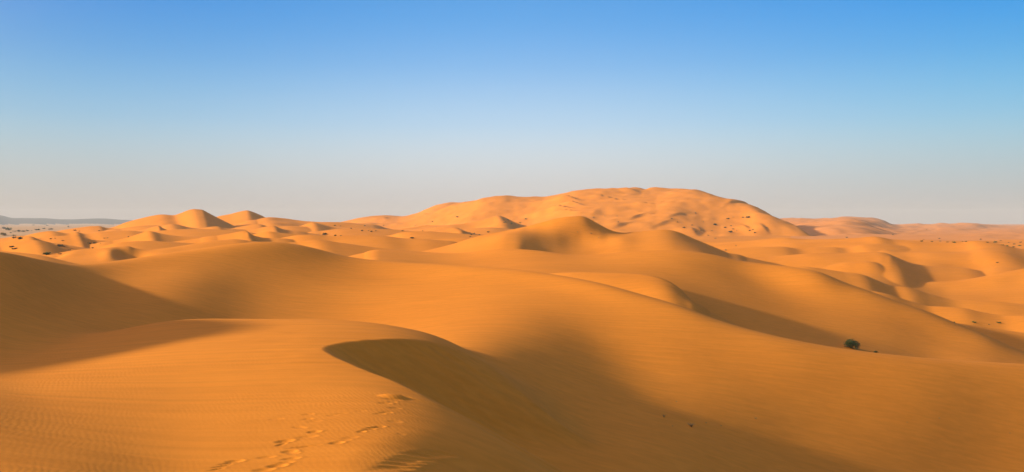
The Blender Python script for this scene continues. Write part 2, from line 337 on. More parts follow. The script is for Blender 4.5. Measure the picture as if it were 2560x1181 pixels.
# ---- the great hollowed slope that crosses the picture
grid_sheet('basin_dune',{
 -900:[(74,600),(62,640),(50,700),(42,760),(34,860),(26,980),(18,1150)],
 -400:[(70,610),(60,655),(51,715),(43,775),(35,865),(27,980),(18,1150)],
 -150:[(66,616),(59,665),(52,725),(44,785),(36,868),(29,970),(19,1160)],
 0:[(65,624),(59,668),(53,725),(47,785),(41,850),(32,935),(20,1160)],
 85:[(76,642),(68,675),(59,728),(51,785),(43,845),(34,935),(21,1170)],
 170:[(88,659),(79,686),(68,733),(57,783),(46,840),(36,940),(22,1180)],
 300:[(98,647),(88,684),(74,738),(62,792),(50,860),(40,950),(24,1250)],
 400:[(103,631),(93,668),(79,720),(66,783),(54,865),(42,970),(24,1300)],
 500:[(108,617),(97,657),(83,713),(71,780),(58,875),(42,990),(25,1300)],
 600:[(113,602.5),(102,653),(88,730),(74,798),(59,890),(42,1010),(25,1320)],
 700:[(118,599),(106,650),(90,730),(76,803),(60,895),(42,1020),(25,1340)],
 770:[(120,611),(108,656),(92,730),(77,800),(61,890),(42,1025),(25,1350)],
 860:[(121,636),(109,676),(93,738),(78,805),(60,890),(42,1020),(25,1350)],
 1000:[(117,651),(105,691),(90,742),(75,800),(57,868),(43,955),(26,1300)],
 1150:[(111,659),(99,700),(85,749),(70,801),(56,853),(44,915),(28,1240)],
 1240:[(108,666),(96,704),(82,748),(68,799),(56,852),(45,940),(30,1180)],
 1300:[(105,671),(94,708),(81,752),(67,807),(56,872),(45,970),(31,1185)],
 1400:[(99,685),(89,722),(77,769),(66,826),(55,915),(45,1010),(31.5,1190)],
 1500:[(92,704),(83,744),(73,802),(62,892),(52,980),(44,1055),(34,1185)],
 1600:[(86,732),(78,773),(69,840),(60,930),(52,1004),(44,1072),(35,1185)],
 1700:[(81,761),(74,802),(66,870),(58,960),(51,1036),(44,1100),(38,1175)],
 1800:[(77,799),(71,838),(64,905),(57,985),(51,1062),(45,1125),(41,1178)],
 2000:[(71,852),(66,898),(61,968),(56,1048),(51,1120),(47,1170),(42,1240)],
 2250:[(70,889),(66,933),(61,1010),(57,1082),(53,1148),(49,1208),(43,1300)],
 2560:[(73,911),(69,952),(64,1035),(60,1110),(56,1180),(52,1240),(45,1360)],
 3200:[(76,930),(71,975),(66,1060),(62,1135),(58,1205),(54,1270),(46,1390)]},k=0.0006,cr=0.02,sb=0.22,sf=0.0,bl=24,bd=7)
# ---- the near dune the photographer stands on
def near_body():
    c={
 -900:[(60,-6.6),(50,-6.5),(42,-6.2),(35,-5.9),(28,-5.6),(20,-5.2),(12,-4.3)],
 -300:[(52,-7.2),(46,-6.9),(40,-6.5),(34,-6.0),(28,-5.3),(20,-4.35),(12,-3.95)],
 0:[(48,-6.9),(43,-6.6),(38,-6.3),(33,-5.9),(28,-5.45),(20,-4.65),(12,-4.0)],
 200:[(46,-6.6),(42,-6.35),(38,-6.05),(32,-5.65),(26,-5.27),(19,-4.82),(12,-4.15)],
 430:[(49,-5.92),(44,-5.8),(38,-5.6),(32,-5.4),(26,-5.3),(18.5,-4.98),(12,-4.5)],
 650:[(48.5,-5.85),(43.5,-5.6),(38,-5.4),(32,-5.27),(25,-5.2),(18,-4.95),(12,-4.55)],
 870:[(47.5,-5.78),(43,-5.52),(38,-5.35),(32,-5.25),(25,-5.15),(18,-4.9),(12,-4.5)],
 960:[(46.5,-5.9),(42.5,-5.6),(37,-5.4),(31,-5.35),(25,-5.2),(18,-4.9),(12,-4.5)],
 1050:[(46,-6.2),(42,-5.85),(37,-5.6),(31,-5.55),(25,-5.35),(18,-5.0),(12,-4.35)],
 1150:[(45.5,-6.9),(42,-6.5),(37,-6.2),(31,-6.0),(24,-5.7),(18,-5.25),(12,-4.3)],
 1250:[(45,-8.2),(42,-7.8),(37,-7.3),(31,-6.7),(24,-6.1),(18,-5.6),(12,-4.5)],
 1400:[(45,-10.4),(42,-10.2),(37,-9.6),(31,-8.6),(24,-7.2),(18,-6.2),(12,-4.8)],
 1600:[(45,-13),(42,-12.5),(37,-11.8),(31,-10.8),(24,-9.2),(18,-7.6),(12,-4.6)],
 1900:[(45,-16),(42,-15.5),(37,-14.5),(31,-13.5),(24,-11.8),(18,-10),(12,-6.2)],
 3200:[(45,-22),(42,-21.5),(37,-20.5),(31,-19),(24,-17),(18,-15),(12,-11)]}
    K=7; R=[]
    for i in range(K):
        R.append((curve([(p,math.log(v[i][0])) for p,v in c.items()],PX,False),curve([(p,v[i][1]/v[i][0]) for p,v in c.items()],PX)))
    d0=np.exp(R[0][0]); z0=R[0][1]*d0
    for e,s in ((0.05,0.12),(0.15,0.2),(0.6,0.25)):
        R=[(R[0][0]*0+np.log(d0*(1+e)),(z0-s*d0*e)/(d0*(1+e)))]+R
    R=[(blur(a_,20,0),blur(b_,20,0)) for a_,b_ in R]
    return blur(loft(R[::-1],0,NC),12,0)
wn=near_body(); zn=wn*D2
# slip face: a horseshoe lip, falling to the right at the angle of repose
lip=[(14,6.0),(17,3.8),(19.5,1.6),(22,-0.45),(24.2,-2.1),(26.5,-3.75),(29.5,-5.9),(31.5,-7.1),(33,-7.75),(34.2,-7.75),(35.5,-7.2),(37,-6.1),(38.5,-4.9),(40,-3.7),(42,-2.0),(45,1.0),(50,8)]
XL=curve([(a,b) for a,b in lip],Ds)[:,None]
zl=np.array([np.interp(XL[i,0]/Ds[i],A,zn[i]) for i in range(NR)])[:,None]
dist=X2-XL
zs=zl-0.56*dist
strk=noise((Y2+0.1*X2)*2.2,X2*0.12,31)*0.05+noise((Y2+0.1*X2)*5.1,X2*0.2,32)*0.028
zs=zs+strk*np.clip(dist/1.0,0,1)
ks=0.10+0.012*np.clip(24-D2,0,20)*8
h=np.clip(0.5+0.5*(zs-zn)/ks,0,1)
zc=zn*h+zs*(1-h)-ks*h*(1-h)
zc=np.where((D2>13)&(D2<52),zc,zn)
merge(zc/D2,0,NC,0.010,own_index('near_dune'))

# ---- small wind-shaped crests and hollows on the mountain
for b in [(1562,477,45,14,22,6,0.4),(1500,496,60,8,9,6,1.4),(1535,503,50,8,8,5,1.6),(1410,499,50,9,20,9,0.6),(1428,514,40,9,16,8,0.6),
          (1395,524,60,10,14,9,0.9),(1412,534,50,10,12,7,0.9),(1350,505,60,9,8,3,1.0),(1480,535,60,18,22,3,-0.3),(1584,545,50,10,12,5,-0.8),
          (1548,565,60,14,12,5,-0.9),(1650,560,60,12,16,4,-0.9),(1728,582,50,12,10,6,0.1),(1748,576,30,8,9,3,0.1),(1685,540,60,10,14,3,-0.9),
          (1858,573,30,6,12,4,0),(1905,573,30,6,12,4,0),(1830,507,120,10,22,4,-0.9),(1610,511,60,8,8,4,1.2),(1160,512,50,9,20,5,0.4),(1130,520,50,9,18,4,0.3),(1060,540,40,9,20,4,0.3),(960,548,50,10,20,4,0.3),(1700,500,90,40,40,2,0.2)]:
    crest_bump(*b[:5],b[5]*0.65,b[6])

mm=(OWN==NAMES.index('sand_mountain'))|(OWN==NAMES.index('far_dune_range'))|((D2>640)&(PX[None,:]>1850))
xs_,ys_=X2[mm],Y2[mm]
W[mm]+=(0.6*noise(xs_/26+0.6*noise(xs_/60,ys_/60,41),ys_/22,42)+0.5*noise(xs_/11,ys_/10,43))/ys_*np.clip((ys_-700)/100,0,1)
# ---- marks in the sand: footprints, drag lines, avalanche streaks
def dent(px,py,ln,wd,dep,ang=20.0,rim=0.35):
    """oval print; length and width in metres, ang = heading in degrees in plan"""
    r,c=hit(px,py); d=Ds[r]; x0=A[c]*d
    m0,m1=np.searchsorted(Ds,d-1.6),np.searchsorted(Ds,d+1.6); c0,c1=np.searchsorted(A,(x0-1.5)/d),np.searchsorted(A,(x0+1.5)/d)
    X=X2[m0:m1,c0:c1]-x0; Y=Y2[m0:m1,c0:c1]-d; t=math.radians(ang)
    u=(X*math.cos(t)+Y*math.sin(t))/(ln/2); v=(-X*math.sin(t)+Y*math.cos(t))/(wd/2)
    q=np.sqrt(u*u+v*v)
    f=-dep*np.exp(-q**3)+rim*dep*np.exp(-((q-1.35)/0.35)**2)*(0.6+0.4*np.sign(u)*np.minimum(1,abs(u)))
    W[m0:m1,c0:c1]+=0.38*f/Y2[m0:m1,c0:c1]
for px,py,ln,wd,dep,ang in [(980,994,.75,.45,-.2,10),(977,1001,.5,.22,.07,10),(960,1011,.34,.26,.05,20),(979,1008,.26,.2,.035,20),(984,1023,.36,.22,.05,30),(962,1033,.34,.2,.06,25),(948,1037,.3,.18,.05,25),
    (985,1057,.34,.3,.035,40),(900,1030,.26,.2,.025,20),(846,1037,.35,.14,.035,25),(828,1041,.3,.16,.04,20),(767,1039,.3,.2,.05,15),(765,1050,.26,.18,.05,15),(781,1056,.34,.28,.025,20),
    (719,1041,.6,.12,.035,12),(684,1051,.36,.2,.03,12),(745,1072,.4,.22,.04,-30),(781,1083,.3,.24,.09,20),(763,1095,.42,.26,.05,20),(706,1107,.36,.28,.10,30),(698,1116,.3,.12,.06,60),
    (932,1071,.5,.14,.07,38),(915,1077,.4,.14,.07,38),(899,1083,.2,.16,.08,20),(946,1071,.26,.2,.05,20),(872,1097,.34,.24,.035,30),(855,1104,.3,.2,.03,30),(839,1110,.3,.24,.09,20),
    (765,1119,.5,.12,.05,25),(742,1123,.5,.12,.05,25),(718,1132,.3,.24,.08,20),(728,1137,.24,.18,.05,20),(660,1147,.34,.2,.05,20),(723,1150,.34,.2,.07,20),(710,1160,.3,.2,.05,20),
    (688,1169,.34,.26,.10,20),(581,1157,.32,.22,.08,20),(565,1162,.4,.1,.05,42),(547,1170,.4,.1,.05,42),(535,1177,.3,.1,.05,42),(655,1179,.36,.24,.07,20),(1000,1088,.2,.2,.02,0)]:
    dent(px,py,ln,wd,dep,ang)
gro=[(1105,1138),(1080,1137),(1060,1140),(1040,1146),(1020,1153),(1004,1161),(988,1169),(970,1179)]
for (a_,b_),(c_,d_) in zip(gro[:-1],gro[1:]):
    dent((a_+c_)/2,(b_+d_)/2,.85,.26,.075,40,rim=.5)
for (a_,b_),(c_,d_) in zip(gro[3:-1],gro[4:]):
    dent((a_+c_)/2-30,(b_+d_)/2+6,.7,.14,.03,30,rim=.5)
# streaks where sand has slid down the flank of the great slope
def streaks(px,py,rx,ry,amp,dirx,diry,wl,seed):
    r,c=hit(px,py); d=Ds[r]; x0=A[c]*d
    X=X2-x0; Y=Y2-d; n=math.hypot(dirx,diry); al=(X*dirx+Y*diry)/n; ac=(-X*diry+Y*dirx)/n
    m=np.exp(-(al/rx)**4-(ac/ry)**4)
    mm=m>0.01
    W[mm]+=amp*m[mm]*(noise(ac[mm]/wl,al[mm]/(wl*22),seed)+0.6*noise(ac[mm]/wl*2.3,al[mm]/(wl*12),seed+1))/Y2[mm]
streaks(1450,900,7.5,5.5,0.02,1.0,-0.28,0.8,51)
streaks(1180,985,4.6,5.0,0.022,1.0,-0.10,0.55,55)
# wind-ruffled sand on the floor of the hollow and the far left slope
W+=0.012*np.clip((75-D2)/20,0,1)*noise(X2*0.9+noise(X2*.2,Y2*.2,61),Y2*2.2,62)*np.clip(noise(X2*.12,Y2*.12,63)*2.2,0,1)/D2

OWN[(D2>640)&(PX[None,:]>1975)&(OWN==NAMES.index('dune_field'))]=NAMES.index('far_dune_range')
# ------------------------------------------------------------------ materials
def mat(name):
    m=bpy.data.materials.new(name); m.use_nodes=True; n=m.node_tree; b=n.nodes['Principled BSDF']
    return m,n,b
def N(n,t,**kw):
    x=n.nodes.new(t)
    for k,v in kw.items(): setattr(x,k,v)
    return x
STRK=1.9
def sand_material(name,c1,c2,ripple=True):
    m,n,b=mat(name); L=n.links.new
    b.inputs['Roughness'].default_value=0.95
    b.inputs['Specular IOR Level'].default_value=0.05
    geo=N(n,'ShaderNodeNewGeometry')
    ns=N(n,'ShaderNodeTexNoise'); ns.inputs['Scale'].default_value=0.05; ns.inputs['Detail'].default_value=4
    L(geo.outputs['Position'],ns.inputs['Vector'])
    ng=N(n,'ShaderNodeTexNoise'); ng.inputs['Scale'].default_value=9; ng.inputs['Detail'].default_value=6; ng.inputs['Roughness'].default_value=0.7
    L(geo.outputs['Position'],ng.inputs['Vector'])
    mx=N(n,'ShaderNodeMix',data_type='RGBA'); mx.inputs['A'].default_value=(*c1,1); mx.inputs['B'].default_value=(*c2,1)
    ad=N(n,'ShaderNodeMath',operation='MULTIPLY_ADD'); ad.inputs[1].default_value=0.35; L(ng.outputs['Fac'],ad.inputs[0])
    sb=N(n,'ShaderNodeMath',operation='MULTIPLY_ADD'); sb.inputs[1].default_value=1.6; sb.inputs[2].default_value=-0.5; L(ns.outputs['Fac'],sb.inputs[0])
    # faint streaks of coarser grains, drawn out along the wind
    m3=N(n,'ShaderNodeMapping'); m3.inputs['Rotation'].default_value=(0,0,math.radians(6)); m3.inputs['Scale'].default_value=(0.10,2.4,2.4); L(geo.outputs['Position'],m3.inputs['Vector'])
    n3=N(n,'ShaderNodeTexNoise'); n3.inputs['Scale'].default_value=1.0; n3.inputs['Detail'].default_value=4; n3.inputs['Distortion'].default_value=0.3; L(m3.outputs[0],n3.inputs['Vector'])
    n4=N(n,'ShaderNodeTexNoise'); n4.inputs['Scale'].default_value=1.4; n4.inputs['Detail'].default_value=5; n4.inputs['Roughness'].default_value=0.65; L(geo.outputs['Position'],n4.inputs['Vector'])
    a3=N(n,'ShaderNodeMath',operation='MULTIPLY_ADD'); a3.inputs[1].default_value=STRK; L(n3.outputs['Fac'],a3.inputs[0]); L(sb.outputs[0],a3.inputs[2])
    a4=N(n,'ShaderNodeMath',operation='MULTIPLY_ADD'); a4.inputs[1].default_value=0.9; L(n4.outputs['Fac'],a4.inputs[0]); L(a3.outputs[0],a4.inputs[2])
    a5=N(n,'ShaderNodeMath',operation='SUBTRACT'); a5.inputs[1].default_value=STRK*.5+.45; L(a4.outputs[0],a5.inputs[0])
    L(a5.outputs[0],ad.inputs[2]); L(ad.outputs[0],mx.inputs['Factor'])
    L(mx.outputs['Result'],b.inputs['Base Color'])
    if ripple:
        mp=N(n,'ShaderNodeMapping'); mp.inputs['Rotation'].default_value=(0,0,math.radians(-28)); L(geo.outputs['Position'],mp.inputs['Vector'])
        wv=N(n,'ShaderNodeTexWave'); wv.inputs['Scale'].default_value=2.3; wv.inputs['Distortion'].default_value=11; wv.inputs['Detail'].default_value=3; wv.inputs['Detail Scale'].default_value=0.5
        L(mp.outputs[0],wv.inputs['Vector'])
        pm=N(n,'ShaderNodeTexNoise'); pm.inputs['Scale'].default_value=0.16; pm.inputs['Detail'].default_value=2; L(geo.outputs['Position'],pm.inputs['Vector'])
        rm=N(n,'ShaderNodeMapRange'); rm.inputs['From Min'].default_value=0.36; rm.inputs['From Max'].default_value=0.66; L(pm.outputs['Fac'],rm.inputs['Value'])
        ml=N(n,'ShaderNodeMath',operation='MULTIPLY'); L(wv.outputs['Fac'],ml.inputs[0]); L(rm.outputs[0],ml.inputs[1])
        b1=N(n,'ShaderNodeBump'); b1.inputs['Strength'].default_value=0.25; b1.inputs['Distance'].default_value=0.008; L(ml.outputs[0],b1.inputs['Height'])
        b2=N(n,'ShaderNodeBump'); b2.inputs['Strength'].default_value=0.4; b2.inputs['Distance'].default_value=0.012; L(ng.outputs['Fac'],b2.inputs['Height']); L(b1.outputs[0],b2.inputs['Normal'])
        L(b2.outputs[0],b.inputs['Normal'])
    return m
SAND=((0.84,0.248,0.026),(0.71,0.204,0.020))
M_SAND=sand_material('orange_sand',*SAND)
M_FAR=sand_material('haze_tinted_far_sand',(0.80,0.265,0.07),(0.72,0.225,0.055),False)  # pink of the distant haze put into the sand colour
M_ROCK=sand_material('dark_hill_rock',(0.07,0.055,0.055),(0.05,0.04,0.04),False)
M_PLAIN=sand_material('pale_gravel_sand',(0.66,0.33,0.16),(0.56,0.28,0.13),False)

# ------------------------------------------------------------------ mesh of the terrain, one object per dune
Z2=W*D2
Zf=W*D2
P=np.stack([X2,Y2,Zf],-1)
tu=np.empty_like(P); tv=np.empty_like(P)
tu[:,1:-1]=P[:,2:]-P[:,:-2]; tu[:,0]=P[:,1]-P[:,0]; tu[:,-1]=P[:,-1]-P[:,-2]
tv[1:-1]=P[2:]-P[:-2]; tv[0]=P[1]-P[0]; tv[-1]=P[-1]-P[-2]
NN=np.cross(tu,tv); NN/=np.linalg.norm(NN,axis=-1,keepdims=True)
PV=P.reshape(-1,3); NV=NN.reshape(-1,3)
ii,jj=np.meshgrid(np.arange(NR-1),np.arange(NC-1),indexing='ij')
Q=np.stack([ii*NC+jj,ii*NC+jj+1,(ii+1)*NC+jj+1,(ii+1)*NC+jj],-1).reshape(-1,4)
QO=OWN[:-1,:-1].reshape(-1)
def mesh_from(name,q,verts,norms,material):
    used,inv=np.unique(q,return_inverse=True); inv=inv.reshape(-1)
    me=bpy.data.meshes.new(name); nq=len(q)
    me.vertices.add(len(used)); me.vertices.foreach_set('co',verts[used].astype(np.float32).ravel())
    me.loops.add(nq*4); me.loops.foreach_set('vertex_index',inv.astype(np.int32))
    me.polygons.add(nq); me.polygons.foreach_set('loop_start',np.arange(0,nq*4,4,dtype=np.int32))
    me.update(calc_edges=True)
    me.polygons.foreach_set('use_smooth',np.ones(nq,bool))
    if norms is not None: me.normals_split_custom_set_from_vertices(norms[used].astype(np.float32))
    me.materials.append(material)
    o=bpy.data.objects.new(name,me); col.objects.link(o)
    return o
LAB={'desert_plain':('flat sandy desert floor dotted with shrubs, reaching to the horizon hills','ground'),
 'far_hills':('long low dark grey hills on the horizon at the far left','hills'),
 'far_dune_range':('hazy pinkish range of dunes on the right horizon','dunes'),
 'sand_mountain':('huge smooth mountain of orange sand rising above all the dunes','sand mountain'),
 'twin_peak_dune':('orange dune with two pointed peaks on the left skyline','dune'),
 'dune_field':('field of low rolling orange dunes in the middle distance','dunes'),
 'peaked_dune':('pointed dune with shaded hollow in front of the sand mountain','dune'),
 'shaded_dune':('bright topped dune with a long brown shaded right flank behind the dark shrub','dune'),
 'pale_dune':('low pale dune crest just behind the long foreground slope','dune'),
 'basin_dune':('great sweeping dune with a dark hollow crossing the whole foreground','dune'),
 'near_dune':('nearest sunlit dune with footprints and a shaded slip face','dune')}
for i,nm in enumerate(NAMES):
    q=Q[QO==i]
    if not len(q): continue
    m=M_ROCK if nm=='far_hills' else M_FAR if nm=='far_dune_range' else (M_PLAIN if nm=='desert_plain' else M_SAND)
    o=mesh_from(nm,q,PV,NV,m); tag(o,LAB[nm][0],LAB[nm][1],kind='structure')
print('terrain',time.time()-T0)
HAZE=0.00011

# ------------------------------------------------------------------ the high dune just outside the left edge; its shadow crosses the foreground
cy=[(-70,2.0),(-20,3.0),(5,3.4),(15,3.5),(26,3.7),(30,3.9),(34,4.7),(38,5.4),(42,4.9),(48,2.2),(56,-1.2),(64,-2.8),(80,-5),(110,-9),(160,-15)]
gx=np.linspace(-150,-14,110); gy=np.linspace(-70,150,180)
GX,GY=np.meshgrid(gx,gy)
ch=curve(cy,gy)[:,None]; cx=(-48+0.6*np.sin(gy/9.0))[:,None]
ds=np.sqrt((GX-cx)**2+1.5**2)-1.5
GZ=np.where(GX>cx,ch-0.58*ds,ch-0.16*ds); GZ=np.maximum(GZ,-17+0*GZ)
def grid_mesh(name,GX,GY,GZ,m):
    n1,n2=GX.shape; V_=np.stack([GX,GY,GZ],-1).reshape(-1,3)
    i_,j_=np.meshgrid(np.arange(n1-1),np.arange(n2-1),indexing='ij')
    q=np.stack([i_*n2+j_,i_*n2+j_+1,(i_+1)*n2+j_+1,(i_+1)*n2+j_],-1).reshape(-1,4)
    return mesh_from(name,q,V_,None,m)
tag(grid_mesh('high_dune',GX,GY,GZ,M_SAND),'high dune beyond the left edge that shades the left foreground','dune',kind='structure')
# the crest under the photographer
gx=np.linspace(-14,60,80); gy=np.linspace(-70,13,80); GX,GY=np.meshgrid(gx,gy)
edge=np.interp(GX,[-14,0,6,12,30,60],[-4.35,-4.6,-5.2,-6.6,-11,-16])
GZ=np.where(GY>0,edge+(1-np.clip(GY/13,0,1))**1.5*np.clip(-2.0-edge,0,3)*1.0,np.interp(GX,[-14,0,6,12,30,60],[-2.4,-1.8,-2.6,-4.2,-9,-16])-0.03*np.abs(GY))-0.25
tag(grid_mesh('near_dune',GX,GY,GZ,M_SAND),'top of the near dune under the viewpoint','dune',kind='structure')

# ------------------------------------------------------------------ dusty air
def box(name,a,b,m):
    vs=[(x,y,z) for x in (a[0],b[0]) for y in (a[1],b[1]) for z in (a[2],b[2])]
    fs=[(0,1,3,2),(4,6,7,5),(0,4,5,1),(2,3,7,6),(0,2,6,4),(1,5,7,3)]
    me=bpy.data.meshes.new(name); me.from_pydata(vs,[],fs); me.materials.append(m); me.update()
    o=bpy.data.objects.new(name,me); col.objects.link(o); return o
mh=bpy.data.materials.new('dusty_air'); mh.use_nodes=True; nn=mh.node_tree; nn.nodes.clear()
mo=nn.nodes.new('ShaderNodeOutputMaterial'); pv=nn.nodes.new('ShaderNodeVolumePrincipled')
pv.inputs['Color'].default_value=(0.95,0.83,0.81,1); pv.inputs['Density'].default_value=HAZE; pv.inputs['Anisotropy'].default_value=0.0
nn.links.new(pv.outputs[0],mo.inputs['Volume'])
zl_,zh_=float((W*D2).min())-3,float((W*D2).max())+6
tag(box('haze',(-12000,-400,zl_),(10000,8000,zh_),mh),'thin dusty air over the whole desert','haze',kind='stuff')
# ------------------------------------------------------------------ shrubs and tufts
def leaf_material(name,c1,c2):
    m,n,b=mat(name); L=n.links.new
    b.inputs['Roughness'].default_value=0.8; b.inputs['Specular IOR Level'].default_value=0.2
    oi=N(n,'ShaderNodeNewGeometry'); ns=N(n,'ShaderNodeTexNoise'); ns.inputs['Scale'].default_value=2.3; ns.inputs['Detail'].default_value=3
    L(oi.outputs['Position'],ns.inputs['Vector'])
    mx=N(n,'ShaderNodeMix',data_type='RGBA'); mx.inputs['A'].default_value=(*c1,1); mx.inputs['B'].default_value=(*c2,1); L(ns.outputs['Fac'],mx.inputs['Factor'])
    L(mx.outputs['Result'],b.inputs['Base Color'])
    return m
M_LEAF=leaf_material('dark_shrub_leaves',(0.035,0.045,0.012),(0.075,0.085,0.022))
M_GREEN=leaf_material('fresh_shrub_leaves',(0.07,0.10,0.02),(0.13,0.15,0.03))
M_DRY=leaf_material('dry_grass',(0.26,0.15,0.05),(0.36,0.22,0.08))
M_TWIG=leaf_material('shrub_twigs',(0.10,0.06,0.03),(0.16,0.10,0.05))
def ground(px,d):
    c=min(NC-1,np.searchsorted(PX,px)); r=min(NR-1,np.searchsorted(Ds,d)); return A[c]*Ds[r],Ds[r],float(W[r,c]*Ds[r])
def foliage(name,seed,n,rx,ry,rz,leaf,m,clumps=7):
    R=random.Random(seed); vs=[];fs=[]
    cs=[(R.uniform(-.75,.75)*rx,R.uniform(-.75,.75)*ry,R.uniform(.25,.75)*rz,R.uniform(.3,.5)) for _ in range(clumps)]
    for i in range(n):
        cx_,cy_,cz_,cr_=cs[R.randrange(clumps)]
        while True:
            p=[R.uniform(-1,1) for _ in range(3)]
            if sum(q*q for q in p)<1: break
        x=cx_+p[0]*cr_*rx; y=cy_+p[1]*cr_*ry; z=max(0.02*rz,cz_+p[2]*cr_*rz)
        a=R.uniform(0,6.283); b_=R.uniform(-.6,1.2); s=leaf*R.uniform(.6,1.3); w=s*.35
        ux,uy,uz=math.cos(a)*math.cos(b_),math.sin(a)*math.cos(b_),math.sin(b_); wx,wy,wz=-math.sin(a),math.cos(a),R.uniform(-.4,.4)
        k=len(vs)
        vs+=[(x,y,z),(x+ux*s*.5+wx*w,y+uy*s*.5+wy*w,z+uz*s*.5+wz*w),(x+ux*s,y+uy*s,z+uz*s),(x+ux*s*.5-wx*w,y+uy*s*.5-wy*w,z+uz*s*.5-wz*w)]
        fs.append((k,k+1,k+2,k+3))
    me=bpy.data.meshes.new(name); me.from_pydata(vs,[],fs); me.materials.append(m); me.update(); return me
def stems(name,seed,n,rx,rz,r0,m,droop=0.3):
    R=random.Random(seed); vs=[];fs=[]
    for i in range(n):
        a=R.uniform(0,6.283); l=R.uniform(.6,1.0); pr=None
        for k in range(5):
            t=k/4; rr=rx*l*t**1.1; x=math.cos(a)*rr; y=math.sin(a)*rr; z=rz*l*(t-droop*t*t)+(-.05 if k==0 else 0)
            q=r0*(1-.8*t); base=len(vs)
            for j in range(4): vs.append((x+q*math.cos(j*1.571),y+q*math.sin(j*1.571),z))
            if k: 
                for j in range(4): fs.append((base-4+j,base-4+(j+1)%4,base+(j+1)%4,base+j))
    me=bpy.data.meshes.new(name); me.from_pydata(vs,[],fs); me.materials.append(m); me.update(); return me
def place(name,me,loc,s,rz,label,cat,group=None,sq=1.0):
    o=bpy.data.objects.new(name,me); col.objects.link(o); o.location=loc; o.scale=(s,s,s*sq); o.rotation_euler=(0,0,rz); tag(o,label,cat,group); return o
# the dark shrub behind the foreground slope, with its own stems
x,y,z=ground(2126,103)
zt=-(862-HY)/F*y
r_,c_=hit(2126,870)
root=bpy.data.objects.new('desert_shrub',None); col.objects.link(root); root.location=(x,y,z-0.05)
tag(root,'largest dark green shrub, behind the edge of the foreground slope at right','shrub')
for nm_,me_ in (('foliage',foliage('foliage',3,1500,1.08,.85,1.05,0.16,M_LEAF,14)),('stem',stems('stem',4,44,1.3,1.25,0.028,M_TWIG,.35))):
    o=bpy.data.objects.new(nm_,me_); col.objects.link(o); o.parent=root
BUSH_D=[y]
templ={k:[foliage('shrub_foliage',10+i+j*7,160,1,1,.75,.42,m,5) for i in range(3)] for j,(k,m) in enumerate((('d',M_LEAF),('g',M_GREEN),('b',M_DRY)))}
R0=random.Random(5)
G_PL='shrubs scattered over the flat ground at the far left'; G_LD='shrubs among the low dunes on the left'; G_CE='shrubs at the foot of the sand mountain'
G_MT='shrubs on the flank of the sand mountain'; G_RR='shrubs in front of the far dune range on the right'
L_PL='small dark shrub on the flat ground at the far left'; L_LD='small shrub between the low dunes on the left'; L_CE='tiny shrub at the left foot of the sand mountain'
L_MT='tiny shrub on the lower right flank of the sand mountain'; L_RR='tiny shrub in front of the hazy dune range on the right'
